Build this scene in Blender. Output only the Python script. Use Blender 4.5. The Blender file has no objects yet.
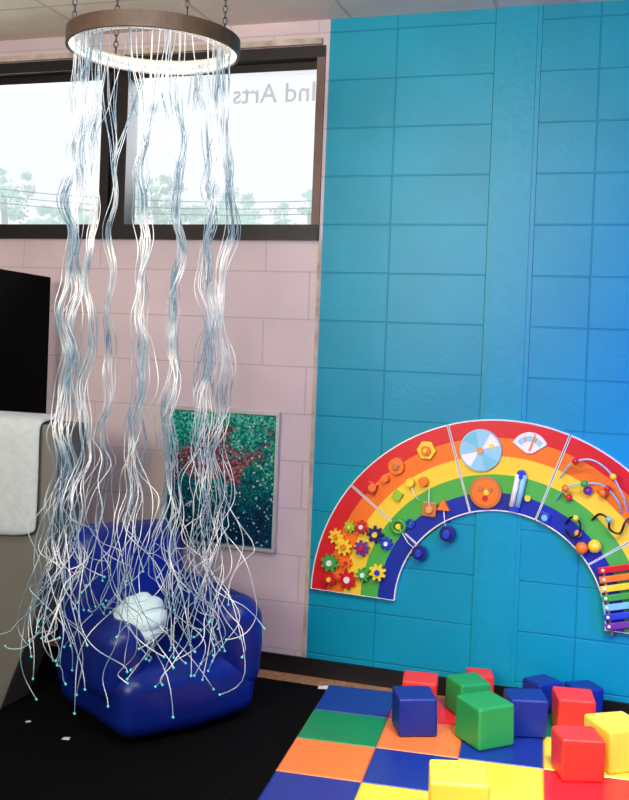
import bpy, bmesh, math, random
from mathutils import Vector, Matrix, Euler
random.seed(7)
R_=math.radians
scene=bpy.context.scene
COL=scene.collection
# ------------------------------------------------------------ camera
F=1000.0; CAMZ=1.43; SH=-0.0525
cam=bpy.data.cameras.new("camera"); camo=bpy.data.objects.new("camera",cam); COL.objects.link(camo)
cam.lens=45; cam.sensor_width=36; cam.sensor_fit='AUTO'; cam.shift_y=SH
CR=Matrix.Rotation(R_(18),3,'Z')@Matrix.Rotation(R_(89),3,'X')@Matrix.Rotation(R_(2.2),3,'Z')
camo.matrix_world=Matrix.Translation((0,0,CAMZ))@CR.to_4x4()
scene.camera=camo
CO=Vector((0,0,CAMZ))
def ray(px,py):
    return CR@Vector(((px-314.5)/F,-(py-(400+SH*800))/F,-1))
def wallp(px,py,y=4.05):
    d=ray(px,py); return CO+d*(y/d.y)
def floorp(px,py,z=0.0):
    d=ray(px,py); return CO+d*((z-CAMZ)/d.z)
def deep(px,py,D): return CO+ray(px,py)*D
WY=4.05; CEIL=2.79; XB=wallp(322.5,235).x

# ------------------------------------------------------------ materials
def lin(c):
    return tuple(((v/255)/12.92 if v/255<=.04045 else ((v/255+.055)/1.055)**2.4) for v in c)+(1,)
MC={}
def mat(name,c,rough=.5,metal=0,var=.08,scale=12,bump=0.0,emit=0,coat=0,spec=.5):
    if name in MC: return MC[name]
    m=bpy.data.materials.new(name); m.use_nodes=True; nt=m.node_tree; N=nt.nodes; L=nt.links
    p=N["Principled BSDF"]; l=lin(c); p.inputs["Specular IOR Level"].default_value=spec
    tc=N.new("ShaderNodeTexCoord"); no=N.new("ShaderNodeTexNoise"); no.inputs["Scale"].default_value=scale; no.inputs["Detail"].default_value=4
    L.new(tc.outputs["Object"],no.inputs["Vector"])
    r=N.new("ShaderNodeValToRGB"); r.color_ramp.elements[0].position=.3; r.color_ramp.elements[1].position=.7
    r.color_ramp.elements[0].color=tuple(v*(1-var) for v in l[:3])+(1,)
    r.color_ramp.elements[1].color=tuple(min(1,v*(1+var)) for v in l[:3])+(1,)
    L.new(no.outputs["Fac"],r.inputs["Fac"]); L.new(r.outputs["Color"],p.inputs["Base Color"])
    p.inputs["Roughness"].default_value=rough; p.inputs["Metallic"].default_value=metal
    p.inputs["Coat Weight"].default_value=coat
    if bump:
        b=N.new("ShaderNodeBump"); b.inputs["Strength"].default_value=bump; b.inputs["Distance"].default_value=.01
        L.new(no.outputs["Fac"],b.inputs["Height"]); L.new(b.outputs["Normal"],p.inputs["Normal"])
    if emit:
        p.inputs["Emission Color"].default_value=l; p.inputs["Emission Strength"].default_value=emit
    MC[name]=m; return m
def block_mat(name,c,mc,offset,x0,z0,rough=.45,bw=.406,rh=.203,ms=.004,spec=.5,bump=.4):
    m=bpy.data.materials.new(name); m.use_nodes=True; nt=m.node_tree; N=nt.nodes; L=nt.links
    p=N["Principled BSDF"]; p.inputs["Roughness"].default_value=rough; p.inputs["Specular IOR Level"].default_value=spec
    g=N.new("ShaderNodeNewGeometry"); s=N.new("ShaderNodeSeparateXYZ"); L.new(g.outputs["Position"],s.inputs[0])
    ax=N.new("ShaderNodeMath"); ax.operation='ADD'; ax.inputs[1].default_value=-x0; L.new(s.outputs[0],ax.inputs[0])
    az=N.new("ShaderNodeMath"); az.operation='ADD'; az.inputs[1].default_value=-z0; L.new(s.outputs[2],az.inputs[0])
    cb=N.new("ShaderNodeCombineXYZ"); L.new(ax.outputs[0],cb.inputs[0]); L.new(az.outputs[0],cb.inputs[1])
    b=N.new("ShaderNodeTexBrick"); b.offset=offset; b.offset_frequency=2; b.squash=1
    b.inputs["Scale"].default_value=1; b.inputs["Mortar Size"].default_value=ms; b.inputs["Mortar Smooth"].default_value=.5
    b.inputs["Brick Width"].default_value=bw; b.inputs["Row Height"].default_value=rh; b.inputs["Bias"].default_value=0
    l=lin(c); b.inputs["Color1"].default_value=l; b.inputs["Color2"].default_value=tuple(v*.96 for v in l[:3])+(1,); b.inputs["Mortar"].default_value=lin(mc)
    L.new(cb.outputs[0],b.inputs["Vector"])
    no=N.new("ShaderNodeTexNoise"); no.inputs["Scale"].default_value=60; no.inputs["Detail"].default_value=6; L.new(g.outputs["Position"],no.inputs["Vector"])
    no2=N.new("ShaderNodeTexNoise"); no2.inputs["Scale"].default_value=3; no2.inputs["Detail"].default_value=3; L.new(g.outputs["Position"],no2.inputs["Vector"])
    mr=N.new("ShaderNodeMapRange"); mr.inputs[1].default_value=.3; mr.inputs[2].default_value=.7; mr.inputs[3].default_value=.91; mr.inputs[4].default_value=1.06
    L.new(no2.outputs["Fac"],mr.inputs[0])
    mx=N.new("ShaderNodeMix"); mx.data_type='RGBA'; mx.blend_type='MULTIPLY'; mx.inputs["Factor"].default_value=1
    L.new(b.outputs["Color"],mx.inputs[6]); L.new(mr.outputs[0],mx.inputs[7]); L.new(mx.outputs[2],p.inputs["Base Color"])
    h=N.new("ShaderNodeMath"); h.operation='MULTIPLY_ADD'; h.inputs[1].default_value=-1; L.new(b.outputs["Fac"],h.inputs[0])
    n3=N.new("ShaderNodeMath"); n3.operation='MULTIPLY'; n3.inputs[1].default_value=.3; L.new(no.outputs["Fac"],n3.inputs[0]); L.new(n3.outputs[0],h.inputs[2])
    bp=N.new("ShaderNodeBump"); bp.inputs["Strength"].default_value=bump; bp.inputs["Distance"].default_value=.005
    L.new(h.outputs[0],bp.inputs["Height"]); L.new(bp.outputs["Normal"],p.inputs["Normal"])
    return m
M_pink=block_mat("painted_block_pink",(210,191,194),(192,173,177),.5,XB-.05,.096)
M_blue=block_mat("painted_block_turquoise",(0,148,174),(0,132,160),0,wallp(392,180).x,.096,rough=.42,spec=.3,bump=.55)
M_bluep=mat("painted_turquoise",(0,148,174),.42,var=.05,bump=.1,scale=40,spec=.3)
M_ceil=block_mat("ceiling_tile",(244,230,202),(210,196,170),0,-.6,0,rough=.9,bw=.61,rh=.61,ms=.010)
for n in M_ceil.node_tree.nodes:
    if n.type=='SEPXYZ':
        for l in list(n.outputs[2].links):
            to=l.to_socket; M_ceil.node_tree.links.remove(l); M_ceil.node_tree.links.new(n.outputs[1],to)
M_frame=mat("dark_bronze_frame",(34,27,25),.45,.3)
M_frame2=mat("brown_frame",(110,86,74),.5)
M_black=mat("black_plastic",(4,4,4),.9,spec=.05)
M_basebd=mat("black_rubber_baseboard",(10,10,12),.5)
M_tan=mat("speckled_tan_vinyl",(170,125,90),.45,var=.45,scale=45)
M_rug=mat("black_carpet",(5,5,7),.97,var=.35,scale=160,bump=.5,spec=.1)
M_beige=mat("beige_trim",(186,170,155),.6,var=.3,scale=14)
M_white=mat("white_enamel",(235,235,235),.4)
M_wall=mat("painted_plain_wall",(175,170,168),.7)

# ------------------------------------------------------------ mesh helpers
def link(name,me,parent=None,mats=None,smooth=False,loc=(0,0,0),rot=(0,0,0),world=True):
    o=bpy.data.objects.new(name,me); COL.objects.link(o)
    o.location=loc; o.rotation_euler=rot
    if mats:
        for m in (mats if isinstance(mats,(list,tuple)) else [mats]): me.materials.append(m)
    if smooth:
        for p in me.polygons: p.use_smooth=True
    if parent:
        o.parent=parent
        if world: o.matrix_parent_inverse=Matrix.Translation(parent.location).inverted()
    return o
def raw(name,v,f,mats,parent=None,fm=None,smooth=False,loc=(0,0,0),rot=(0,0,0),world=True):
    me=bpy.data.meshes.new(name); me.from_pydata([tuple(x) for x in v],[],f); me.update()
    o=link(name,me,parent,mats,smooth,loc,rot,world)
    if fm:
        for i,p in enumerate(me.polygons): p.material_index=fm[i]
    return o
def frombm(name,bm,mats,parent=None,smooth=False,loc=(0,0,0),rot=(0,0,0),world=True):
    bmesh.ops.recalc_face_normals(bm,faces=bm.faces)
    me=bpy.data.meshes.new(name); bm.to_mesh(me); bm.free()
    return link(name,me,parent,mats,smooth,loc,rot,world)
def box(name,size,loc,mats,bevel=0,seg=2,parent=None,rot=(0,0,0),world=True,smooth=False):
    bm=bmesh.new(); bmesh.ops.create_cube(bm,size=1); bmesh.ops.scale(bm,vec=size,verts=bm.verts)
    if bevel: bmesh.ops.bevel(bm,geom=bm.edges[:],offset=bevel,segments=seg,profile=.5,affect='EDGES')
    return frombm(name,bm,mats,parent,smooth,loc,rot,world)
def boxes(name,lst,mats,parent=None,fm=None):
    v=[];f=[];mi=[]
    for i,(a,b) in enumerate(lst):
        o=len(v)
        for z in (a[2],b[2]):
            for (x,y) in ((a[0],a[1]),(b[0],a[1]),(b[0],b[1]),(a[0],b[1])): v.append((x,y,z))
        for q in ((3,2,1,0),(4,5,6,7),(0,1,5,4),(1,2,6,5),(2,3,7,6),(3,0,4,7)):
            f.append(tuple(o+k for k in q)); mi.append(fm[i] if fm else 0)
    return raw(name,v,f,mats,parent,mi)
def ext(name,pts,y0,y1,mats,parent=None,bevel=0,loc=(0,0,0),world=True):
    bm=bmesh.new(); vs=[bm.verts.new((p[0],y0,p[1])) for p in pts]
    fa=bm.faces.new(vs); r=bmesh.ops.extrude_face_region(bm,geom=[fa])
    for g in r['geom']:
        if isinstance(g,bmesh.types.BMVert): g.co.y=y1
    if bevel: bmesh.ops.bevel(bm,geom=bm.edges[:],offset=bevel,segments=2,profile=.5,affect='EDGES')
    return frombm(name,bm,mats,parent,False,loc,(0,0,0),world)
def circ(r,n=28,a0=0): return [(r*math.cos(a0+2*math.pi*i/n),r*math.sin(a0+2*math.pi*i/n)) for i in range(n)]
def tube_data(P,r,sides=6,v=None,f=None,cap=True,closed=False):
    if v is None: v=[];f=[]
    n=len(P); P=[Vector(p) for p in P]; o=len(v)
    prev=None
    for i in range(n):
        if closed: t=P[(i+1)%n]-P[i-1]
        else: t=P[min(i+1,n-1)]-P[max(i-1,0)]
        if t.length<1e-9: t=Vector((0,0,1))
        t.normalize()
        if prev is None:
            ref=Vector((1,0,0)) if abs(t.x)<.8 else Vector((0,1,0)); nn=t.cross(ref).normalized()
        else: nn=(prev-t*prev.dot(t)).normalized()
        prev=nn; b=t.cross(nn)
        for k in range(sides):
            a=2*math.pi*k/sides; v.append(P[i]+nn*(r*math.cos(a))+b*(r*math.sin(a)))
    for i in range(n if closed else n-1):
        j=(i+1)%n
        for k in range(sides):
            f.append((o+i*sides+k,o+i*sides+(k+1)%sides,o+j*sides+(k+1)%sides,o+j*sides+k))
    if cap and not closed:
        f.append(tuple(o+k for k in range(sides))[::-1]); f.append(tuple(o+(n-1)*sides+k for k in range(sides)))
    return v,f
def tube(name,P,r,mats,parent=None,sides=8,closed=False):
    v,f=tube_data(P,r,sides,closed=closed); return raw(name,v,f,mats,parent,smooth=True)
def empty(name,loc,rot=(0,0,0)):
    e=bpy.data.objects.new(name,None); e.location=loc; e.rotation_euler=rot; e.empty_display_size=.1; COL.objects.link(e); return e
def tag(o,label,cat,group=None,kind=None):
    o["label"]=label; o["category"]=cat
    if group: o["group"]=group
    if kind: o["kind"]=kind
    return o
def st(o,label=None):
    o["kind"]="structure"
    if label: o["label"]=label
    return o

# ------------------------------------------------------------ room shell
XL=-4.2; XR=1.6; YF=-1.6
WX0=-3.5; WX1=min(wallp(322.5,150).x,XB-.004); WZ0=1.885; WZ1=2.68
st(boxes("wall_back",[((XL-.2,WY,0),(WX0,WY+.2,CEIL)),((WX0,WY,0),(XB,WY+.2,WZ0)),((WX0,WY,WZ1),(XB,WY+.2,CEIL)),((WX1,WY,WZ0),(XB,WY+.2,WZ1)),((XB,WY,0),(XR+.2,WY+.2,CEIL))],[M_pink,M_blue],fm=[0,0,0,0,1]),"concrete block wall, mauve-pink on one half, turquoise on the other")
st(boxes("wall_left",[((XL-.2,YF,0),(XL,WY,CEIL))],[M_wall]))
st(boxes("wall_right",[((XR,YF,0),(XR+.2,WY,CEIL))],[M_bluep]))
st(boxes("wall_front",[((XL-.2,YF-.2,0),(XR+.2,YF,CEIL))],[M_wall]))
st(boxes("floor",[((XL-.2,YF-.2,-.1),(XR+.2,WY+.2,0))],[M_tan]),"speckled tan vinyl floor")
st(boxes("ceiling",[((XL-.2,YF-.2,CEIL),(XR+.2,WY+.2,CEIL+.1))],[M_ceil]),"cream suspended ceiling tiles")
st(boxes("baseboard_back",[((XL,WY-.012,0),(XR,WY,.075))],[M_basebd]),"black rubber baseboard")
a=wallp(487,300).x; b=wallp(528,300).x
st(boxes("trim_1",[((a-.006,WY-.006,.0751),(a+.012,WY,CEIL)),((b-.006,WY-.006,.0751),(b+.012,WY,CEIL)),((a+.012,WY-.010,.0751),(b-.006,WY,CEIL))],[M_bluep]),"turquoise painted vertical pipe cover")
st(boxes("trim_2",[((XB-.017,WY-.005,.0751),(XB-.002,WY,WZ0-.03))],[M_beige]),"thin worn beige strip where the two wall colours meet")
st(boxes("trim_3",[((WX0,WY-.02,WZ1+.005),(XB-.03,WY,WZ1+.03))],[M_beige]),"beige moulding above the window")
# window
gy=WY+.10
fr=[]
def fb(x0,x1,z0,z1,y0=WY+.03,y1=WY+.13): fr.append(((x0,y0,z0),(x1,y1,z1)))
fb(WX0,WX1,WZ1-.05,WZ1,WY-.012); fb(WX0,WX1,WZ0-.03,WZ0+.035,WY-.03); fb(WX1-.035,WX1,WZ0+.035,WZ1-.05,WY-.012); fb(WX0,WX0+.05,WZ0+.035,WZ1-.05)
fb(WX0+.05,WX1-.035,WZ1-.085,WZ1-.05,WY+.05)
mx0=wallp(97,150).x; mx1=wallp(123,150).x
fb(mx0,mx0+.045,WZ0+.035,WZ1-.085); fb(mx1-.05,mx1,WZ0+.035,WZ1-.085); fb(mx0+.045,mx1-.05,WZ0+.035,WZ1-.085,WY+.06)
fb(-3.2,-3.1,WZ0+.035,WZ1-.085)
win=st(boxes("window_1",fr,[M_frame,M_frame2],fm=[0,0,1,0,0,0,0,0,0]),"dark bronze framed ribbon window")
mg=bpy.data.materials.new("window_glass"); mg.use_nodes=True; nt=mg.node_tree; nt.nodes.clear()
o_=nt.nodes.new("ShaderNodeOutputMaterial"); mi=nt.nodes.new("ShaderNodeMixShader"); tr=nt.nodes.new("ShaderNodeBsdfTransparent"); gl=nt.nodes.new("ShaderNodeBsdfGlossy"); gl.inputs["Roughness"].default_value=.03
fz=nt.nodes.new("ShaderNodeFresnel"); fz.inputs[0].default_value=1.3
nt.links.new(fz.outputs[0],mi.inputs[0]); nt.links.new(tr.outputs[0],mi.inputs[1]); nt.links.new(gl.outputs[0],mi.inputs[2]); nt.links.new(mi.outputs[0],o_.inputs[0])
for x0,x1 in ((mx1-.005,WX1-.03),(-3.11,mx0+.005),(WX0+.04,-3.19)):
    boxes("window_glass",[((x0,gy,WZ0+.03),(x1,gy+.006,WZ1-.08))],[mg],parent=win)
ml=bpy.data.materials.new("frosted_lettering"); ml.use_nodes=True; nt=ml.node_tree; nt.nodes.clear()
o_=nt.nodes.new("ShaderNodeOutputMaterial"); mi=nt.nodes.new("ShaderNodeMixShader"); tr=nt.nodes.new("ShaderNodeBsdfTransparent"); df=nt.nodes.new("ShaderNodeBsdfDiffuse"); df.inputs[0].default_value=lin((170,180,190))
no=nt.nodes.new("ShaderNodeTexNoise"); mr=nt.nodes.new("ShaderNodeMapRange"); mr.inputs[3].default_value=.5; mr.inputs[4].default_value=.65
nt.links.new(no.outputs[0],mr.inputs[0]); nt.links.new(mr.outputs[0],mi.inputs[0]); nt.links.new(tr.outputs[0],mi.inputs[1]); nt.links.new(df.outputs[0],mi.inputs[2]); nt.links.new(mi.outputs[0],o_.inputs[0])
fc=bpy.data.curves.new("t",'FONT'); fc.body="Ind Arts"; fc.size=.12; fc.offset=.0008; to=bpy.data.objects.new("t",fc); COL.objects.link(to)
bpy.context.view_layer.update()
me=bpy.data.meshes.new_from_object(to.evaluated_get(bpy.context.evaluated_depsgraph_get())); bpy.data.objects.remove(to)
pL=wallp(233,104,gy); pR=wallp(315,103,gy)
xs=[v.co.x for v in me.vertices]; w=max(xs)-min(xs); mnx=min(xs)
for v in me.vertices:
    k=(pR.x-pL.x)/w; v.co=Vector((pR.x-(v.co.x-mnx)*k, gy-.003, pL.z+v.co.y*k))
link("window_lettering",me,win,ml)
# rug
tag(box("area_rug",(XR-XL-.4,4.6,.012),((XL+XR)/2,WY-.14-2.3,.006),M_rug,.004),"large black low-pile carpet covering the room floor","rug")

# ------------------------------------------------------------ exterior
st(boxes("ground",[((-60,WY+.25,-.3),(30,80,-.2))],[mat("grass",(150,165,140),.9,var=.2,scale=.5)]),"outdoor lawn")
M_leaf=mat("haze_lit_foliage",(192,206,204),.8,var=.15,scale=1,spec=.1,emit=.5)  # pale tone and emission imitate overexposed haze on the leaves
M_bark=mat("haze_lit_bark",(190,195,196),.9,emit=.4)  # bark washed out by emission, same haze as the leaves
def tree(px,py,wpx,Y):
    top=wallp(px,py,Y); r=wpx/2/F*Y*1.05
    e=empty("tree",(top.x,Y,-.2)); H=top.z+.2
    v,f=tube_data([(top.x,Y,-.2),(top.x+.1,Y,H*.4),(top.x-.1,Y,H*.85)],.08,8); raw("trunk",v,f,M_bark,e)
    v=[];f=[]
    blobs=[]
    for _ in range(26):
        u_=random.uniform(-1,1); dz=-random.random()**.8*1.5
        if abs(u_)>.35+abs(dz)*.8: u_*=.5
        blobs.append((u_*r*.95,random.uniform(-.6,.6)*r,dz*r,random.uniform(.10,.30)*r))
    for i in range(2600):
        bx,by,bz,br=random.choice(blobs)
        d=Vector((random.gauss(0,1),random.gauss(0,1),random.gauss(0,.7)))*br*.55
        c=Vector((top.x+bx,Y+by,top.z-br+bz))+d; s=random.uniform(.025,.06)
        u=Vector((random.gauss(0,1),random.gauss(0,1),random.gauss(0,1))).normalized(); w_=u.orthogonal().normalized()
        o=len(v); v+= [c-u*s,c-w_*s*.6,c+u*s,c+w_*s*.6]; f.append((o,o+1,o+2,o+3))
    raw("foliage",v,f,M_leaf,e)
    tag(e,"leafy tree outside the window, overexposed haze put into its colour","tree","trees outside the window")
for t in ((8,166,66,22),(52,202,44,24),(80,205,44,25),(160,174,70,23),(195,203,34,26),(238,188,50,24),(292,202,58,25),(314,184,34,27)): tree(*t)
for (y0,y1,Y) in ((183,196,20),(190,203,20),(197,209,20.5)):
    a=wallp(-60,y0-2,Y); b=wallp(380,y1+2,Y)
    tag(tube("utility_wire",[a.lerp(b,i/20)-Vector((0,0,.25*(1-(i/10-1)**2))) for i in range(21)],.007,mat("wire_grey",(165,170,175),.6)),"thin overhead power line outside","power line","power lines")

# ------------------------------------------------------------ sequin board
A=wallp(171,407); B=wallp(275,550)
ms=bpy.data.materials.new("sequins"); ms.use_nodes=True; nt=ms.node_tree; N=nt.nodes; L=nt.links; p=N["Principled BSDF"]
tc=N.new("ShaderNodeTexCoord"); vo=N.new("ShaderNodeTexVoronoi"); vo.inputs["Scale"].default_value=120
no=N.new("ShaderNodeTexNoise"); no.inputs["Scale"].default_value=7; no.inputs["Detail"].default_value=5
L.new(tc.outputs["Object"],vo.inputs["Vector"]); L.new(tc.outputs["Object"],no.inputs["Vector"])
sp=N.new("ShaderNodeSeparateXYZ"); L.new(tc.outputs["Object"],sp.inputs[0])
def mth(op,a,b=None,c=None):
    n=N.new("ShaderNodeMath"); n.operation=op
    for i,x in enumerate((a,b,c)):
        if x is None: continue
        if isinstance(x,(int,float)): n.inputs[i].default_value=x
        else: L.new(x,n.inputs[i])
    return n.outputs[0]
sc=N.new("ShaderNodeSeparateColor"); L.new(vo.outputs["Color"],sc.inputs[0])
hz=mth('ADD',mth('MULTIPLY_ADD',sp.outputs[2],1.4,.5),mth('MULTIPLY_ADD',sc.outputs[0],.5,-.25))
hz=mth('ADD',hz,mth('MULTIPLY_ADD',no.outputs["Fac"],.8,-.4))
cr=N.new("ShaderNodeValToRGB"); e=cr.color_ramp; e.elements[0].position=.0; e.elements[0].color=lin((8,36,70))
e.elements[1].position=1; e.elements[1].color=lin((100,225,190))
for ps,c in ((.3,(6,66,90)),(.5,(5,100,110)),(.75,(10,155,130))):
    q=e.elements.new(ps); q.color=lin(c)
L.new(hz,cr.inputs[0])
dx_=mth('MULTIPLY',mth('ADD',sp.outputs[0],.02),3.6); dz_=mth('MULTIPLY',mth('ADD',sp.outputs[2],-.07),5.0)
dd=mth('SQRT',mth('ADD',mth('MULTIPLY',dx_,dx_),mth('MULTIPLY',dz_,dz_)))
dd=mth('ADD',dd,mth('MULTIPLY_ADD',no.outputs["Fac"],3.2,-1.6)); dd=mth('ADD',dd,mth('MULTIPLY_ADD',sc.outputs[1],.4,-.2))
red=mth('LESS_THAN',dd,.52)
cr2=N.new("ShaderNodeValToRGB"); e=cr2.color_ramp; e.elements[0].position=0; e.elements[0].color=lin((60,45,65)); e.elements[1].position=1; e.elements[1].color=lin((205,130,132))
q=e.elements.new(.5); q.color=lin((145,85,95))
L.new(sc.outputs[0],cr2.inputs[0])
mx1_=N.new("ShaderNodeMix"); mx1_.data_type='RGBA'; L.new(red,mx1_.inputs[0]); L.new(cr.outputs[0],mx1_.inputs[6]); L.new(cr2.outputs[0],mx1_.inputs[7])
mx_sparkle=N.new("ShaderNodeMix"); mx_sparkle.data_type='RGBA'; mx_sparkle.inputs[7].default_value=lin((200,230,225)); L.new(mth('GREATER_THAN',sc.outputs[2],.955),mx_sparkle.inputs[0]); L.new(mx1_.outputs[2],mx_sparkle.inputs[6])  # scattered pale cells paint sparkle into the sequin colour
L.new(mx_sparkle.outputs[2],p.inputs["Base Color"])
p.inputs["Metallic"].default_value=.35; p.inputs["Roughness"].default_value=.2
bp=N.new("ShaderNodeBump"); bp.inputs["Strength"].default_value=.6; bp.inputs["Distance"].default_value=.01; L.new(sc.outputs[1],bp.inputs["Height"]); L.new(bp.outputs[0],p.inputs["Normal"])
cx=(A.x+B.x)/2; cz=(A.z+B.z)/2; bw=B.x-A.x; bh=A.z-B.z
sb=empty("sequin_board",(cx,WY,cz))
box("sequin_panel",(bw-.02,.012,bh-.02),(cx,WY-.012,cz),ms,parent=sb)
t=.014
boxes("frame",[((A.x-t/2,WY-.028,B.z-t/2),(A.x+t/2,WY,A.z+t/2)),((B.x-t/2,WY-.028,B.z-t/2),(B.x+t/2,WY,A.z+t/2)),((A.x+t/2,WY-.028,A.z-t/2),(B.x-t/2,WY,A.z+t/2)),((A.x+t/2,WY-.028,B.z-t/2),(B.x-t/2,WY,B.z+t/2))],[mat("brushed_silver",(200,200,194),.35,.4)],parent=sb)
tag(sb,"framed flip-sequin board, teal green and red, hung on the pink wall","sensory board")

# ------------------------------------------------------------ rainbow
C=wallp(497,614); RO=.785; RI=.418; n=5; bwid=(RO-RI)/n; PY=WY-.022
rb=empty("rainbow_activity_board",(C.x,WY,C.z))
RC=[("red",(220,32,38)),("orange",(250,125,35)),("yellow",(252,215,60)),("green",(80,178,72)),("royal_blue",(28,50,155))]
RM=[mat("gloss_"+k,c,.3,var=.03,coat=.2) for k,c in RC]+[mat("gloss_white",(240,240,238),.3)]
ROT=R_(-1.2)
def pol(r,a): return (C.x+r*math.cos(a+ROT),C.z+r*math.sin(a+ROT))
for s in range(5):
    a0=math.pi*(s/5)+.003; a1=math.pi*((s+1)/5)-.003
    v=[];f=[];fm=[]; K=14
    rad=[RO,RO-.005]+[RO-bwid*i for i in range(1,5)]+[RI+.005,RI]
    cm=[5,0,1,2,3,4,5]
    for ib in range(7):
        for i in range(K):
            b0=a0+(a1-a0)*i/K; b1=a0+(a1-a0)*(i+1)/K; o=len(v)
            for (r,a) in ((rad[ib],b0),(rad[ib],b1),(rad[ib+1],b1),(rad[ib+1],b0)):
                x,z=pol(r,a); v.append((x,PY,z))
            f.append((o,o+1,o+2,o+3)); fm.append(cm[ib])
            if ib in (0,6):
                rr=RO if ib==0 else RI; o=len(v)
                for (a,y) in ((b0,PY),(b1,PY),(b1,WY),(b0,WY)):
                    x,z=pol(rr,a); v.append((x,y,z))
                f.append((o,o+1,o+2,o+3)); fm.append(5)
    for aa in (a0,a1):
        o=len(v)
        for (r,y) in ((RO,PY),(RI,PY),(RI,WY),(RO,WY)):
            x,z=pol(r,aa); v.append((x,y,z))
        f.append((o,o+1,o+2,o+3)); fm.append(5)
        o=len(v); d=.003/RO*(1 if aa==a0 else -1)
        for (r,a) in ((RO,aa),(RI,aa),(RI,aa+d*1.8),(RO,aa+d)):
            x,z=pol(r,a); v.append((x,PY-.0015,z))
        f.append((o,o+1,o+2,o+3)); fm.append(5)
    raw("board_panel",v,f,RM,rb,fm)
T={k:mat("toy_"+k,c,.35,var=.04,coat=.2) for k,c in dict(red=(210,25,35),orange=(245,125,35),yellow=(252,215,50),green=(60,165,65),lime=(150,200,50),blue=(25,60,190),navy=(20,30,110),white=(240,240,240),wood=(225,160,90),teal=(120,200,210),sky=(150,210,225),purple=(110,50,150),black=(15,15,20),tan=(200,120,60)).items()}
T["steel"]=mat("toy_steel",(190,190,195),.3,.9)
def onw(px,py): 
    q=wallp(px,py,PY); return q
def disc(name,px,py,r,c,h=.02,y0=0,n=28,a0=0,bev=.002,sub=None):
    q=onw(px,py)
    return ext(name,circ(r,n,a0),-h-y0,-y0,T[c],rb if sub is None else sub,bev,loc=(q.x,PY,q.z))
def gear(px,py,r,c,cc="white",y0=0.0):
    q=onw(px,py); pts=[]; k=8; ph=random.random()
    for i in range(k*6):
        a=2*math.pi*i/(k*6)+ph; rr=r*(1+.22*math.tanh(2*math.cos(k*a-k*ph))); pts.append((rr*math.cos(a),rr*math.sin(a)))
    g=ext("gear",pts,-.018-y0,-.004-y0,T[c],rb,.001,loc=(q.x,PY,q.z))
    g["label"]=c+" plastic gear"
    ext("gear_hub",circ(r*.38,14),-.028-y0,-.018-y0,T[cc],g,.001,loc=(0,0,0),world=False)
G=[(337,536,.028,"yellow","orange"),(351,526,.022,"lime","yellow"),(363,526,.024,"red","white"),(376,534,.031,"navy","yellow"),(345,546,.031,"yellow","orange"),(363,547,.028,"purple","red"),(387,543,.024,"blue","white"),(331,562,.033,"green","white"),(331,578,.026,"red","yellow"),(348,579,.035,"red","white"),(364,574,.026,"green","white"),(379,571,.031,"yellow","blue"),(347,562,.022,"orange","red")]
for i,g in enumerate(G): gear(*g,y0=.006*(i%3))
disc("turning_disc",397,466,.034,"orange",.02); disc("disc_knob",397,466,.014,"tan",.012,.02)
disc("turning_disc",427,450,.040,"yellow",.018,n=6); disc("disc_knob",427,450,.020,"orange",.014,.018); disc("knob_cap",427,450,.009,"yellow",.01,.032)
disc("square_knob",372,488,.032,"red",.02,n=4,a0=.5); disc("disc_knob",374,487,.017,"orange",.014,.02)
disc("square_knob",398,495,.026,"lime",.02,n=4,a0=.3); disc("peg",411,482,.018,"yellow",.03); disc("peg",424,481,.020,"orange",.03); disc("peg",386,478,.016,"orange",.03)
def ring(px,py,R,r,c,y0=.012):
    q=onw(px,py); return tube("shape_ring",[(q.x+R*math.cos(2*math.pi*i/24),PY-y0,q.z+R*math.sin(2*math.pi*i/24)) for i in range(24)],r,T[c],rb,8,closed=True)
ring(399,526,.026,.009,"green"); disc("peg",399,526,.012,"yellow",.02); ring(411,523,.015,.005,"blue")
disc("square_knob",430,509,.040,"tan",.018,n=4,a0=.75); disc("disc_knob",430,509,.015,"wood",.012,.018)
disc("triangle_knob",444,506,.032,"orange",.022,n=3,a0=math.pi/2)
disc("disc_knob",420,552,.030,"navy",.025); disc("knob_cap",420,552,.014,"blue",.02,.025)
disc("disc_knob",448,533,.032,"navy",.025); disc("knob_cap",448,533,.016,"blue",.02,.025)
for (a,b) in (((399,526),(420,552)),((430,487),(430,509)),((444,506),(448,533)),((411,482),(420,500))):
    A1=onw(*a);B1=onw(*b); A1.y-=.012;B1.y-=.012; tube("pull_cord",[A1,A1.lerp(B1,.5)-Vector((0,.012,.012)),B1],.002,T["white"],rb,6)
wheel=disc("spinning_wheel",481,450,.084,"sky",.016,n=48)
for i in range(0,8,2):
    a=i*math.pi/4+.3; pts=[(0.008*math.cos(a+.39),.008*math.sin(a+.39))]+[(.078*math.cos(a+.785*k/6),.078*math.sin(a+.785*k/6)) for k in range(7)]
    ext("wheel_sector",pts,-.0175,-.016,T["white" if i%4==0 else "teal"],wheel,0,world=False)
ext("wheel_hub",circ(.014,16),-.026,-.0175,T["wood"],wheel,.001,world=False)
ext("wheel_dot",circ(.010,14),-.020,-.016,T["yellow"],wheel,.0,loc=(.045,0,.02),world=False)
d2=disc("maze_disc",486,492,.064,"tan",.018,n=40)
ext("disc_face",circ(.052,36),-.021,-.018,T["orange"],d2,0,world=False)
for (x,z,c) in ((-.02,.015,"tan"),(.02,.015,"tan"),(0,-.022,"red"),(.005,.002,"yellow")): ext("disc_peg",circ(.011,14),-.028,-.021,T[c],d2,.001,loc=(x,0,z),world=False)
q=onw(530,446)
pts=[(-.012,-.03),(.012,-.03)]+[(.078*math.cos(R_(30+120*k/14)),-.035+.088*math.sin(R_(30+120*k/14))) for k in range(15)]
fn=ext("pointer_dial",pts,-.012,0,T["white"],rb,.001,loc=(q.x,PY,q.z+.002))
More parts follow.
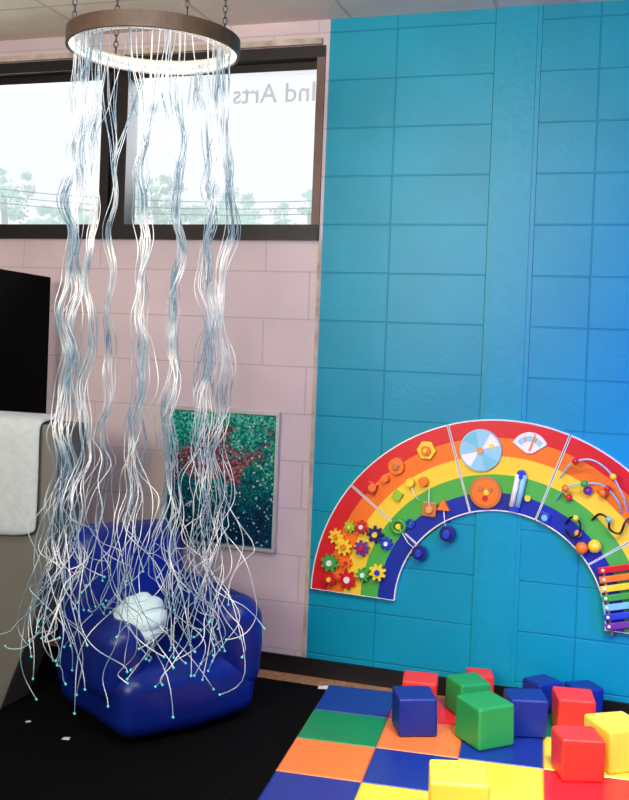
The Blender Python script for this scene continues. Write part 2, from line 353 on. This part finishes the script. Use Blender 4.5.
for k in range(5):
    t0=40+20*k; pa=[(.066*math.cos(R_(t0+i*4.5)),-.035+.074*math.sin(R_(t0+i*4.5))) for i in range(5)]; pb=[(.046*math.cos(R_(t0+i*4.5)),-.035+.052*math.sin(R_(t0+i*4.5))) for i in range(4,-1,-1)]
    ext("dial_mark",pa+pb,-.0135,-.012,T["steel" if k%2 else "sky"],fn,0,world=False)
ext("dial_pointer",[(-.004,-.02),(.004,-.02),(.022,.045),(.018,.047)],-.018,-.0136,T["orange"],fn,0,world=False)
a=onw(522,474);b=onw(515,506)
for dx in (-.012,.012):
    tube("slide_rail",[Vector((a.x+dx,PY-.02,a.z)),Vector((b.x+dx,PY-.02,b.z))],.011,T["white" if dx<0 else "sky"],rb,12)
disc("slide_base",515,506,.028,"blue",.02,n=4,a0=.6); disc("slide_top",522,474,.018,"blue",.03)
disc("peg",528,498,.012,"yellow",.02); disc("square_knob",545,517,.026,"blue",.02,n=4,a0=.5); disc("disc_knob",545,517,.012,"teal",.01,.02)
def wire(pts,c,off,r=.0035):
    P=[]
    for i,(x,y) in enumerate(pts):
        q=onw(x,y); P.append(Vector((q.x,PY-off[i],q.z)))
    out=[]
    for i in range(len(P)-1):
        p0=P[max(i-1,0)];p1=P[i];p2=P[i+1];p3=P[min(i+2,len(P)-1)]
        for k in range(8):
            t=k/8; out.append(.5*((2*p1)+(p2-p0)*t+(2*p0-5*p1+4*p2-p3)*t*t+(3*p1-p0-3*p2+p3)*t**3))
    out.append(P[-1]); tube("bead_wire",out,r,T[c],rb,8); return out
def bead(p,r,c):
    bm=bmesh.new(); bmesh.ops.create_uvsphere(bm,u_segments=16,v_segments=10,radius=r)
    frombm("wire_bead",bm,T[c],rb,True,loc=p)
w1=wire([(560,478),(572,462),(592,458),(610,470),(622,492),(628,512)],"sky",[0,.05,.07,.07,.05,0])
w2=wire([(556,500),(566,487),(585,482),(604,484),(618,500),(622,514)],"teal",[0,.04,.05,.05,.04,0])
w3=wire([(566,524),(572,516),(580,520),(580,532),(572,537),(566,530)],"black",[0,.03,.04,.04,.03,0],.0045)
w4=wire([(592,520),(600,513),(609,518),(610,528),(620,532),(626,520),(636,514)],"black",[0,.03,.04,.03,.03,.03,0],.0045)
for p,r,c in ((w1[10],.014,"red"),(w1[26],.013,"yellow"),(w2[8],.014,"orange"),(w2[16],.015,"green"),(w2[26],.012,"red"),(w3[12],.012,"yellow"),(w4[16],.012,"teal")): bead(p,r,c)
for (x,y,r,c) in ((582,547,.024,"orange"),(595,545,.026,"yellow"),(578,533,.015,"wood"),(588,490,.018,"purple"),(603,492,.018,"orange"),(569,497,.014,"red")):
    q=onw(x,y); bead(Vector((q.x,PY-r,q.z)),r,c)
XY=["red","orange","yellow","green","teal","blue","purple"]
for i,c in enumerate(XY):
    a=onw(598+1.2*i,568+9.5*i); L_=.17-.006*i
    xb=box("xylophone_bar",(L_,.012,.024),(a.x+L_/2,PY-.02,a.z+.014),T[c],.002,parent=rb,rot=(0,R_(-14),0))
    xb["label"]=c+" xylophone bar"
    for s in (-1,1):
        bm=bmesh.new(); bmesh.ops.create_uvsphere(bm,u_segments=10,v_segments=6,radius=.007)
        frombm("bar_bolt",bm,T["white"],xb,True,loc=(s*L_*.4,-.008,0),world=False)
a=onw(596,572); b_=onw(604,636)
tube("xylophone_rail",[(a.x+.03,PY-.006,a.z),(b_.x+.03,PY-.006,b_.z+.01)],.006,T["wood"],rb)
a=onw(625,572); b_=onw(630,636); tube("xylophone_rail",[(a.x+.03,PY-.006,a.z+.03),(b_.x+.03,PY-.006,b_.z+.03)],.006,T["wood"],rb)
tag(rb,"rainbow-shaped wooden board with gears and bead wires on turquoise wall","activity board")

# ------------------------------------------------------------ foam mat
MT=.04; S=.28
A=floorp(329,687,MT); ang=R_(5.3)
vinyl={k:mat("vinyl_"+k,c,.3,var=.05,scale=6,bump=.08) for k,c in dict(blue=(24,52,150),green=(15,138,82),orange=(254,130,62),yellow=(252,220,70),red=(236,40,52)).items()}
vk=list(vinyl)
GR=[["blue","red","yellow","green","blue","red","green"],["green","orange","blue","yellow","red","green","blue"],["orange","blue","yellow","red","green","orange","yellow"],["blue","yellow","red","green","orange","blue","red"],["yellow","red","green","blue","yellow","green","orange"],["red","orange","blue","yellow","red","blue","green"]]
v=[];f=[];fm=[]
for r in range(6):
    for c in range(7):
        m_=vk.index(GR[r][c]); x0=c*S;x1=x0+S;y1=-r*S;y0=y1-S; o=len(v); e=.010
        for (zz,ee) in ((0.0,.0),(MT-.006,0),(MT-.0015,e*.4),(MT,e)):
            for (x,y) in ((x0+ee,y0+ee),(x1-ee,y0+ee),(x1-ee,y1-ee),(x0+ee,y1-ee)): v.append((x,y,zz))
        for k in range(3):
            for q in range(4): f.append((o+4*k+q,o+4*k+(q+1)%4,o+4*k+4+(q+1)%4,o+4*k+4+q)); fm.append(m_)
        f.append((o+12,o+13,o+14,o+15)); fm.append(m_)
tag(raw("foam_mat",v,f,[vinyl[k] for k in vk],None,fm,loc=(A.x,A.y,.0121),rot=(0,0,ang)),"patchwork vinyl foam floor mat in blue, green, orange, yellow and red","mat")

# ------------------------------------------------------------ foam blocks
BZ=.0121+MT
for k,c in dict(bblue=(14,45,140),bgreen=(40,160,82),bred=(244,56,50),byellow=(254,228,80)).items(): vinyl[k]=mat("vinyl_"+k,c,.4,var=.05,scale=5,bump=.12)
def block(px,py,s,yaw,c,z=0,h=None):
    q=floorp(px,py,BZ+z); h=h or s
    bm=bmesh.new(); bmesh.ops.create_cube(bm,size=1); bmesh.ops.scale(bm,vec=(s,s,h),verts=bm.verts)
    for v_ in bm.verts:
        if v_.co.z>0: v_.co+=Vector((random.uniform(-1,1),random.uniform(-1,1),random.uniform(-1,.2)))*.006
    bmesh.ops.bevel(bm,geom=bm.edges[:],offset=.010,segments=3,profile=.5,affect='EDGES')
    o=frombm("foam_block",bm,vinyl["b"+c],None,False,(q.x,q.y,BZ+z+h/2+.0005),(0,0,R_(yaw)))
    return tag(o,c+" vinyl foam cube on the patchwork mat","foam block","soft foam blocks")
BL=[(419,709,.128,10,"red"),(414,730,.14,24,"blue"),(467,712,.13,38,"green"),(479,697,.105,15,"red"),(484,741,.152,44,"green"),(524,731,.136,16,"blue"),(542,709,.115,42,"blue"),(573,731,.138,12,"red"),(583,712,.108,30,"blue"),(577,774,.138,20,"red"),(615,764,.148,36,"yellow"),(457,828,.165,12,"yellow")]
for b in BL: block(*b)

# ------------------------------------------------------------ low cabinet, throw and black screen
M_cab=mat("grey_beige_laminate",(114,112,104),.65,var=.08,scale=3)
CD=3.62
K=deep(61,426,CD); X1=K.x; Y0=K.y; Z1=K.z
prof=[(-2.75,.013),(X1-.22,.013),(X1-.18,.12),(X1-.10,.32),(X1-.04,.58),(X1-.015,.85),(X1,Z1-.03),(X1,Z1),(-2.75,Z1)]
cab=empty("cabinet",(-2.4,Y0+.10,0.013))
ext("cabinet_body",prof,Y0,Y0+.19,M_cab,cab,.006)
tag(cab,"grey-beige low cabinet with slanted side, white throw over it","cabinet")
M_throw=mat("white_fleece",(190,200,204),.9,var=.06,scale=30,bump=.3)
zt=Z1; zb=deep(20,542,CD-.05).z; xr=deep(33,480,CD-.03).x
bm=bmesh.new()
pathp=[(Y0+.165,zt+.002),(Y0+.12,zt+.004),(Y0+.02,zt+.003),(Y0-.004,zt-.008),(Y0-.006,zt-.06),(Y0-.006,(zt+zb)/2),(Y0-.010,zb+.05),(Y0-.008,zb)]
nx=8; rows=[]
for j,(yy,zz) in enumerate(pathp):
    row=[]
    for i in range(nx):
        t_=i/(nx-1); x=-2.7+(xr+2.7)*t_
        z=zz
        if j==len(pathp)-1 and i==nx-1: z+=.02
        row.append(bm.verts.new((x,yy-.004-.004*math.sin(i*1.7+j),z)))
    rows.append(row)
for j in range(len(rows)-1):
    for i in range(nx-1): bm.faces.new((rows[j][i],rows[j][i+1],rows[j+1][i+1],rows[j+1][i]))
th=frombm("throw_blanket",bm,M_throw,None,True)
so=th.modifiers.new("s",'SOLIDIFY'); so.thickness=.025; so.offset=1
sb_=th.modifiers.new("u",'SUBSURF'); sb_.levels=2; sb_.render_levels=2
tag(th,"white fleece throw folded over the cabinet","blanket")
P0=deep(-12,262,3.95); P1=deep(46,277,4.5)
dx=P1.x-P0.x; dy=P1.y-P0.y; Ln=math.hypot(dx,dy); yaw=math.atan2(dy,dx); tz=P1.z
mx_,my_=(P0.x+P1.x)/2,(P0.y+P1.y)/2
tv=empty("screen",(mx_,my_,0.013))
box("screen_panel",(Ln,.05,tz-.90),(mx_,my_,(tz+.90)/2),M_black,.006,parent=tv,rot=(0,0,yaw))
box("screen_stand",(.30,.06,.885),(mx_,my_,.4565),M_black,.004,parent=tv,rot=(0,0,yaw))
tag(tv,"large black flat screen on a tall stand beside the window wall","screen")

# ------------------------------------------------------------ bean bag chair
M_bag=mat("blue_vinyl_chair",(10,36,132),.36,var=.25,scale=5,bump=.12,spec=.5)
q=deep(156,690,3.76)
CX,CY=q.x,q.y; CYAW=R_(18+38)
chair=empty("bean_bag_chair",(CX,CY,.013),(0,0,CYAW))
def cushion(name,size,loc,rot=(0,0,0),amp=.0045,rnd=.26,taper=0,bulge=.012):
    bm=bmesh.new(); bmesh.ops.create_cube(bm,size=1); bmesh.ops.subdivide_edges(bm,edges=bm.edges[:],cuts=25,use_grid_fill=True)
    sd=random.random()*10
    mn=min(size)
    for v in bm.verts:
        p=Vector((v.co.x*size[0],v.co.y*size[1],v.co.z*size[2]))
        # spherical-ish normalised direction keeps displacement smooth over the edges
        r=mn*rnd; inner=Vector([max(-(s/2-r),min(s/2-r,c)) for s,c in zip(size,p)])
        d=p-inner
        if d.length>1e-6: p=inner+d.normalized()*r if d.length>r else p
        nn=Vector((v.co.x,v.co.y,v.co.z)).normalized()
        bul=(1-abs(v.co.x)*1.6)*.5+(1-abs(v.co.z)*1.6)*.5
        w=math.sin(p.x*11+sd)*math.sin(p.z*12+sd*2+p.y*7)
        # soft creases running down the vinyl
        cz_=math.sin(p.x*22+p.y*16+sd+1.5*math.sin(p.z*9))
        w-=1.1*max(0,cz_-.72)*3.0
        p+=nn*(amp*w+bulge*bul)
        k=1-taper*(v.co.z+.5); p.x*=k
        v.co=p
    o=frombm(name,bm,M_bag,chair,True,loc,rot,world=False)
    s=o.modifiers.new("u",'SUBSURF'); s.levels=1; s.render_levels=1
    return o
cushion("seat",(.56,.54,.23),(0,-.01,.135),rnd=.30)
cushion("backrest",(.54,.20,.62),(-.02,.24,.36),(R_(-8),0,0),taper=.10,rnd=.46)
cushion("arm",(.19,.52,.36),(.215,-.02,.28),rnd=.45)
cushion("arm",(.16,.44,.28),(-.23,.0,.27),rnd=.45)
tag(chair,"bright blue bean bag chair under the hanging fiber strands","chair")
def chair_h(x,y):
    dx=x-CX;dy=y-CY; lx=dx*math.cos(CYAW)+dy*math.sin(CYAW); ly=-dx*math.sin(CYAW)+dy*math.cos(CYAW)
    if abs(lx)>.34 or ly<-.32 or ly>.38: return .02
    if ly>.12: return .70
    if lx>.11: return .485
    if lx<-.14: return .43
    return .285
bm=bmesh.new(); bmesh.ops.create_uvsphere(bm,u_segments=128,v_segments=48,radius=1)
for v in bm.verts:
    a=math.atan2(v.co.y,v.co.x); rr=1+.12*(abs(math.sin(3.5*a+2.6*v.co.z))**.7-.6)*max(0,(1-v.co.z**4))
    v.co=Vector((v.co.x*rr*.104,v.co.y*rr*.094,v.co.z*.085))
q=deep(139,620,3.58); PCX,PCY,PCZ=q
pl=frombm("plush_cushion",bm,mat("white_plush",(220,246,252),.7,var=.02,scale=8,emit=.06),None,True,loc=(q.x,q.y,q.z),rot=(R_(50),R_(-30),0))  # slight emission brightens the plush, though it is no lamp
tag(pl,"white ribbed shell-like plush cushion resting on the blue chair","cushion")

# ------------------------------------------------------------ hanging fiber optic lamp
HC=deep(154,45,3.30); HR=86/F*3.30; HH=.05
lamp=empty("fiber_optic_lamp",(HC.x,HC.y,HC.z))
rv=Vector((math.cos(R_(18)),math.sin(R_(18)),0)); fv=Vector((-math.sin(R_(18)),math.cos(R_(18)),0))
def hoop(name,ro,ri,z0,z1,mats,fmm=(0,1,0,0)):
    v=[];f=[];fm=[];n=96
    for i in range(n):
        a=2*math.pi*i/n; c,s=math.cos(a),math.sin(a)
        for (r,z) in ((ro,z0),(ro,z1),(ri,z1),(ri,z0)): v.append((HC.x+r*c,HC.y+r*s,HC.z+z))
    for i in range(n):
        j=(i+1)%n
        for k,mm in ((0,fmm[0]),(1,fmm[2]),(2,fmm[1]),(3,fmm[3])):
            f.append((4*i+k,4*j+k,4*j+(k+1)%4,4*i+(k+1)%4)); fm.append(mm)
    return raw(name,v,f,mats,lamp,fm)
M_hoop=mat("brown_wood_hoop",(74,57,46),.55,var=.25,scale=20); M_hoopin=mat("lit_wood_inner",(215,202,180),.6)  # inner face paler: its lit look is put into the colour
hoop("wooden_hoop",HR,HR-.010,-HH/2,HH/2,[M_hoop,M_hoopin])
hoop("added_glow_strip",HR-.0105,HR-.014,-.018,.016,[mat("white_glow_strip",(250,252,255),.4,emit=1.6)],(0,0,0,0))  # added glowing strip, brightens the hoop interior and strands
v=[];f=[]
gz=HC.z-HH/2+.014
for k,r in enumerate((HR-.03,HR-.05,HR-.07)):
    tube_data([(HC.x+r*math.cos(2*math.pi*i/72),HC.y+r*math.sin(2*math.pi*i/72),gz) for i in range(72)],.0022,5,v,f,closed=True)
for i in range(90):
    a=2*math.pi*i/90
    tube_data([(HC.x+r*math.cos(a),HC.y+r*math.sin(a),gz) for r in (HR-.015,HR-.07)],.0018,4,v,f)
raw("strand_grid",v,f,mat("white_wire_glow",(240,238,230),.4,emit=.3),lamp)  # emission added so the grid makes the hoop interior look bright
M_chain=mat("chain_steel",(90,88,86),.35,.9)
for a in (172,128,-60,40):
    d=rv*math.cos(R_(a))+fv*math.sin(R_(a)); bx=HC+d*(HR-.006); v=[];f=[]; z=HC.z+HH/2+.002; i=0
    while z<CEIL-.012:
        hor=rv if i%2 else fv
        c=Vector((bx.x,bx.y,z+.011))
        tube_data([c+hor*(.007*math.cos(2*math.pi*k/14))+Vector((0,0,.014*math.sin(2*math.pi*k/14))) for k in range(14)],.0022,6,v,f,closed=True)
        z+=.021; i+=1
    raw("chain",v,f,M_chain,lamp,smooth=True)
ms_=bpy.data.materials.new("optic_fiber"); ms_.use_nodes=True; nt=ms_.node_tree; p=nt.nodes["Principled BSDF"]
no=nt.nodes.new("ShaderNodeTexNoise"); no.inputs["Scale"].default_value=6
cr=nt.nodes.new("ShaderNodeValToRGB"); cr.color_ramp.elements[0].position=.42; cr.color_ramp.elements[1].position=.64
cr.color_ramp.elements[0].color=lin((128,154,172)); cr.color_ramp.elements[1].color=lin((250,250,248))  # bright noise segments put sunlit highlights into strand colour and emission
tcn=nt.nodes.new("ShaderNodeTexCoord"); nt.links.new(tcn.outputs["Object"],no.inputs["Vector"]); nt.links.new(no.outputs["Fac"],cr.inputs[0]); nt.links.new(cr.outputs[0],p.inputs["Base Color"])
nt.links.new(cr.outputs[0],p.inputs["Emission Color"])
p.inputs["Roughness"].default_value=.15; p.inputs["Transmission Weight"].default_value=0.3
p.inputs["Emission Strength"].default_value=.20
# (offset right of centre as fraction of radius, front/back sign, strands)
BU=[(-.97,1,13),(-.88,-1,12),(-.62,1,9),(-.54,-1,8),(-.20,1,4),(.12,-1,12),(.24,1,12),(.50,-1,5),(.66,1,7),(.86,-1,10),(.97,1,13)]
v=[];f=[];tips=[]
ztop=gz
for cx_,sg,cnt in BU:
    phi=math.degrees(math.acos(max(-1,min(1,cx_))))*sg
    H1=[(random.uniform(.30,.55),random.uniform(0,6.28),random.uniform(.009,.016)),(random.uniform(.14,.24),random.uniform(0,6.28),random.uniform(.006,.010)),(random.uniform(.08,.12),random.uniform(0,6.28),random.uniform(.002,.004))]
    H2=[(random.uniform(.3,.42),random.uniform(0,6.28),.012),(random.uniform(.15,.2),random.uniform(0,6.28),.007)]
    rb_=HR*random.uniform(.90,.95)
    bd=rv*math.cos(R_(phi))+fv*math.sin(R_(phi)); tw=random.choice((-1,1))*random.uniform(5,9)
    for k in range(cnt):
        pa=phi+random.uniform(-22,22); sd=rv*math.cos(R_(pa))+fv*math.sin(R_(pa))
        st0=sd*(HR-random.uniform(.025,.07)); bc=bd*rb_
        tr_=.003+abs(random.gauss(0,.011)); tph=random.uniform(0,6.28)
        zend=random.uniform(.27,.52)
        oa=phi+random.uniform(-130,130); od=rv*math.cos(R_(oa))+fv*math.sin(R_(oa)); spr=random.uniform(.01,.12)
        od=(od-fv*.35+rv*.12)
        sp1=random.uniform(0,6.28); sp2=random.uniform(.10,.20); sa=random.uniform(.001,.005); rise=random.uniform(0,.06)
        cr_=random.uniform(.035,.085); cn=random.uniform(.7,1.5)*random.choice((-1,1)); cp=random.uniform(0,6.28)
        P=[]; n=110
        ax2=random.uniform(-1,1); jw=random.uniform(12,20); ja=random.uniform(.003,.008)
        for i in range(n):
            s=i/(n-1); z=ztop-(ztop-zend)*s
            g=min(1,(ztop-z)/.4); g=g*g*(3-2*g)
            xy=st0.lerp(bc,g)
            env=min(1,(ztop-z)/.5)
            t=max(0,(s-.66)/.34)
            xy=xy+rv*(env*sum(a_*math.sin(z*6.283/w_+p_) for w_,p_,a_ in H1))+fv*(env*sum(a_*math.sin(z*6.283/w_+p_) for w_,p_,a_ in H2))
            xy=xy+(rv*math.cos(tph+z*tw)+fv*math.sin(tph+z*tw))*tr_*g*(1+2.0*max(0,(s-.4)/.6))
            xy=xy+(rv*math.sin(z*6.28/sp2+sp1)+fv*math.cos(z*6.28/sp2+sp1*2))*(sa*g*(1+3*max(0,(s-.5)/.5)))
            xy=xy+od*(spr*t**1.3)
            al=cp+cn*6.283*t**1.2
            lat=Vector((-od.y,od.x,0)).normalized()
            k_=min(1,t*1.4); k_=k_*k_*(3-2*k_)
            xy=xy+lat*(cr_*k_*math.sin(al)*ax2+ja*t*math.sin(jw*t+sp1))+od*(cr_*k_*math.cos(al))
            zz=z+rise*t**4+cr_*k_*math.sin(al)+ja*t*math.cos(jw*t)
            x=HC.x+xy.x;y=HC.y+xy.y
            # slide off the plush cushion to the side
            ddx,ddy=x-PCX,y-PCY; dl=math.hypot(ddx,ddy)
            if zz<PCZ+.14 and dl<.13:
                kk=(.13-dl)*min(1,(PCZ+.14-zz)/.08); x+=ddx/max(dl,.01)*kk; y+=ddy/max(dl,.01)*kk
            h=chair_h(x,y)
            if zz<h+.012: zz=h+.012+.012*(1+math.sin(i*.5+sp1))
            P.append(Vector((x,y,zz)))
        for it in range(6):
            P=[P[0]]+[(P[i-1]+P[i]*2+P[i+1])/4 for i in range(1,n-1)]+[P[-1]]
        tube_data(P,.0016,4,v,f); tips.append(P[-1])
st_=raw("fiber_strand_curtain",v,f,ms_,lamp,smooth=True); st_["kind"]="stuff"; st_["label"]="wavy translucent white fiber optic strands"
v=[];f=[]
ico=[Vector(q) for q in ((1,0,0),(-1,0,0),(0,1,0),(0,-1,0),(0,0,1),(0,0,-1))]
fi=[(0,2,4),(2,1,4),(1,3,4),(3,0,4),(2,0,5),(1,2,5),(3,1,5),(0,3,5)]
for t in tips:
    o=len(v); v+=[t+q*.0055 for q in ico]; f+=[tuple(o+k for k in q) for q in fi]
tp=raw("fiber_tips",v,f,mat("glowing_cyan_tip",(90,215,212),.3,emit=.35),lamp,smooth=True); tp["kind"]="stuff"; tp["label"]="small glowing cyan strand tips"
tag(lamp,"ceiling-hung wooden hoop lamp with long wavy fiber optic strands","lamp")

# ------------------------------------------------------------ scraps
def scrap(px,py,s,yaw,lab,z=.0125):
    q=floorp(px,py,z); bm=bmesh.new(); vs=[bm.verts.new(c) for c in ((-s,-s*.6,0),(s,-s*.7,0),(s*.9,s*.6,s*.25),(-s*.8,s*.7,s*.08))]
    bm.faces.new(vs); o=frombm("paper_scrap",bm,M_white,None,loc=(q.x,q.y,z+.001),rot=(0,0,R_(yaw))); tag(o,lab,"paper","paper scraps")
scrap(323,688,.022,20,"small white paper tag on the floor by the mat",.0125); scrap(28,722,.010,50,"small white paper scrap on the black carpet"); scrap(66,739,.014,10,"small white paper scrap on the black carpet")

# ------------------------------------------------------------ lights
def area(name,loc,target,sx,sy,p,c,spread=180):
    l=bpy.data.lights.new(name,'AREA'); l.shape='RECTANGLE'; l.size=sx; l.size_y=sy; l.energy=p; l.color=c; l.spread=R_(spread)
    o=bpy.data.objects.new(name,l); COL.objects.link(o); o.location=loc
    o.rotation_euler=(Vector(target)-Vector(loc)).to_track_quat('-Z','Y').to_euler(); return o
area("overhead_key_light",(-.75,1.7,2.74),(-.7,3.0,0),1.2,.8,46,(1,.95,.88))  # unseen key light added under the ceiling, no fixture
area("front_fill_light",(-1.9,-1.2,2.1),(-1.7,4.0,2.2),1.6,.8,34,(1,.95,.88),90)  # added fill behind the camera in place of bounced light; no doorway
area("ceiling_bounce_light",(-1.2,.4,1.95),(-1.2,2.2,2.8),1.2,.5,26,(1,.88,.7))  # added uplight imitating window bounce on the ceiling
area("mat_fill_light",(.3,2.0,2.5),(.0,3.1,0),.6,.6,16,(1,.95,.9),70)  # unseen fill added to brighten the foam mat
area("blue_wash_light",(.95,3.1,1.1),(0.25,4.05,1.15),.4,1.1,17,(0,.01,1),130)
area("window_daylight",(-2.3,4.5,2.5),(-1.8,2.5,.6),2.2,.8,60,(.88,.94,1))
w=bpy.data.worlds.new("world"); scene.world=w; w.use_nodes=True
bgn=w.node_tree.nodes["Background"]; bgn.inputs[0].default_value=(.93,.965,1,1); bgn.inputs[1].default_value=1.08
scene.view_settings.view_transform='Standard'
scene.view_settings.look='None'
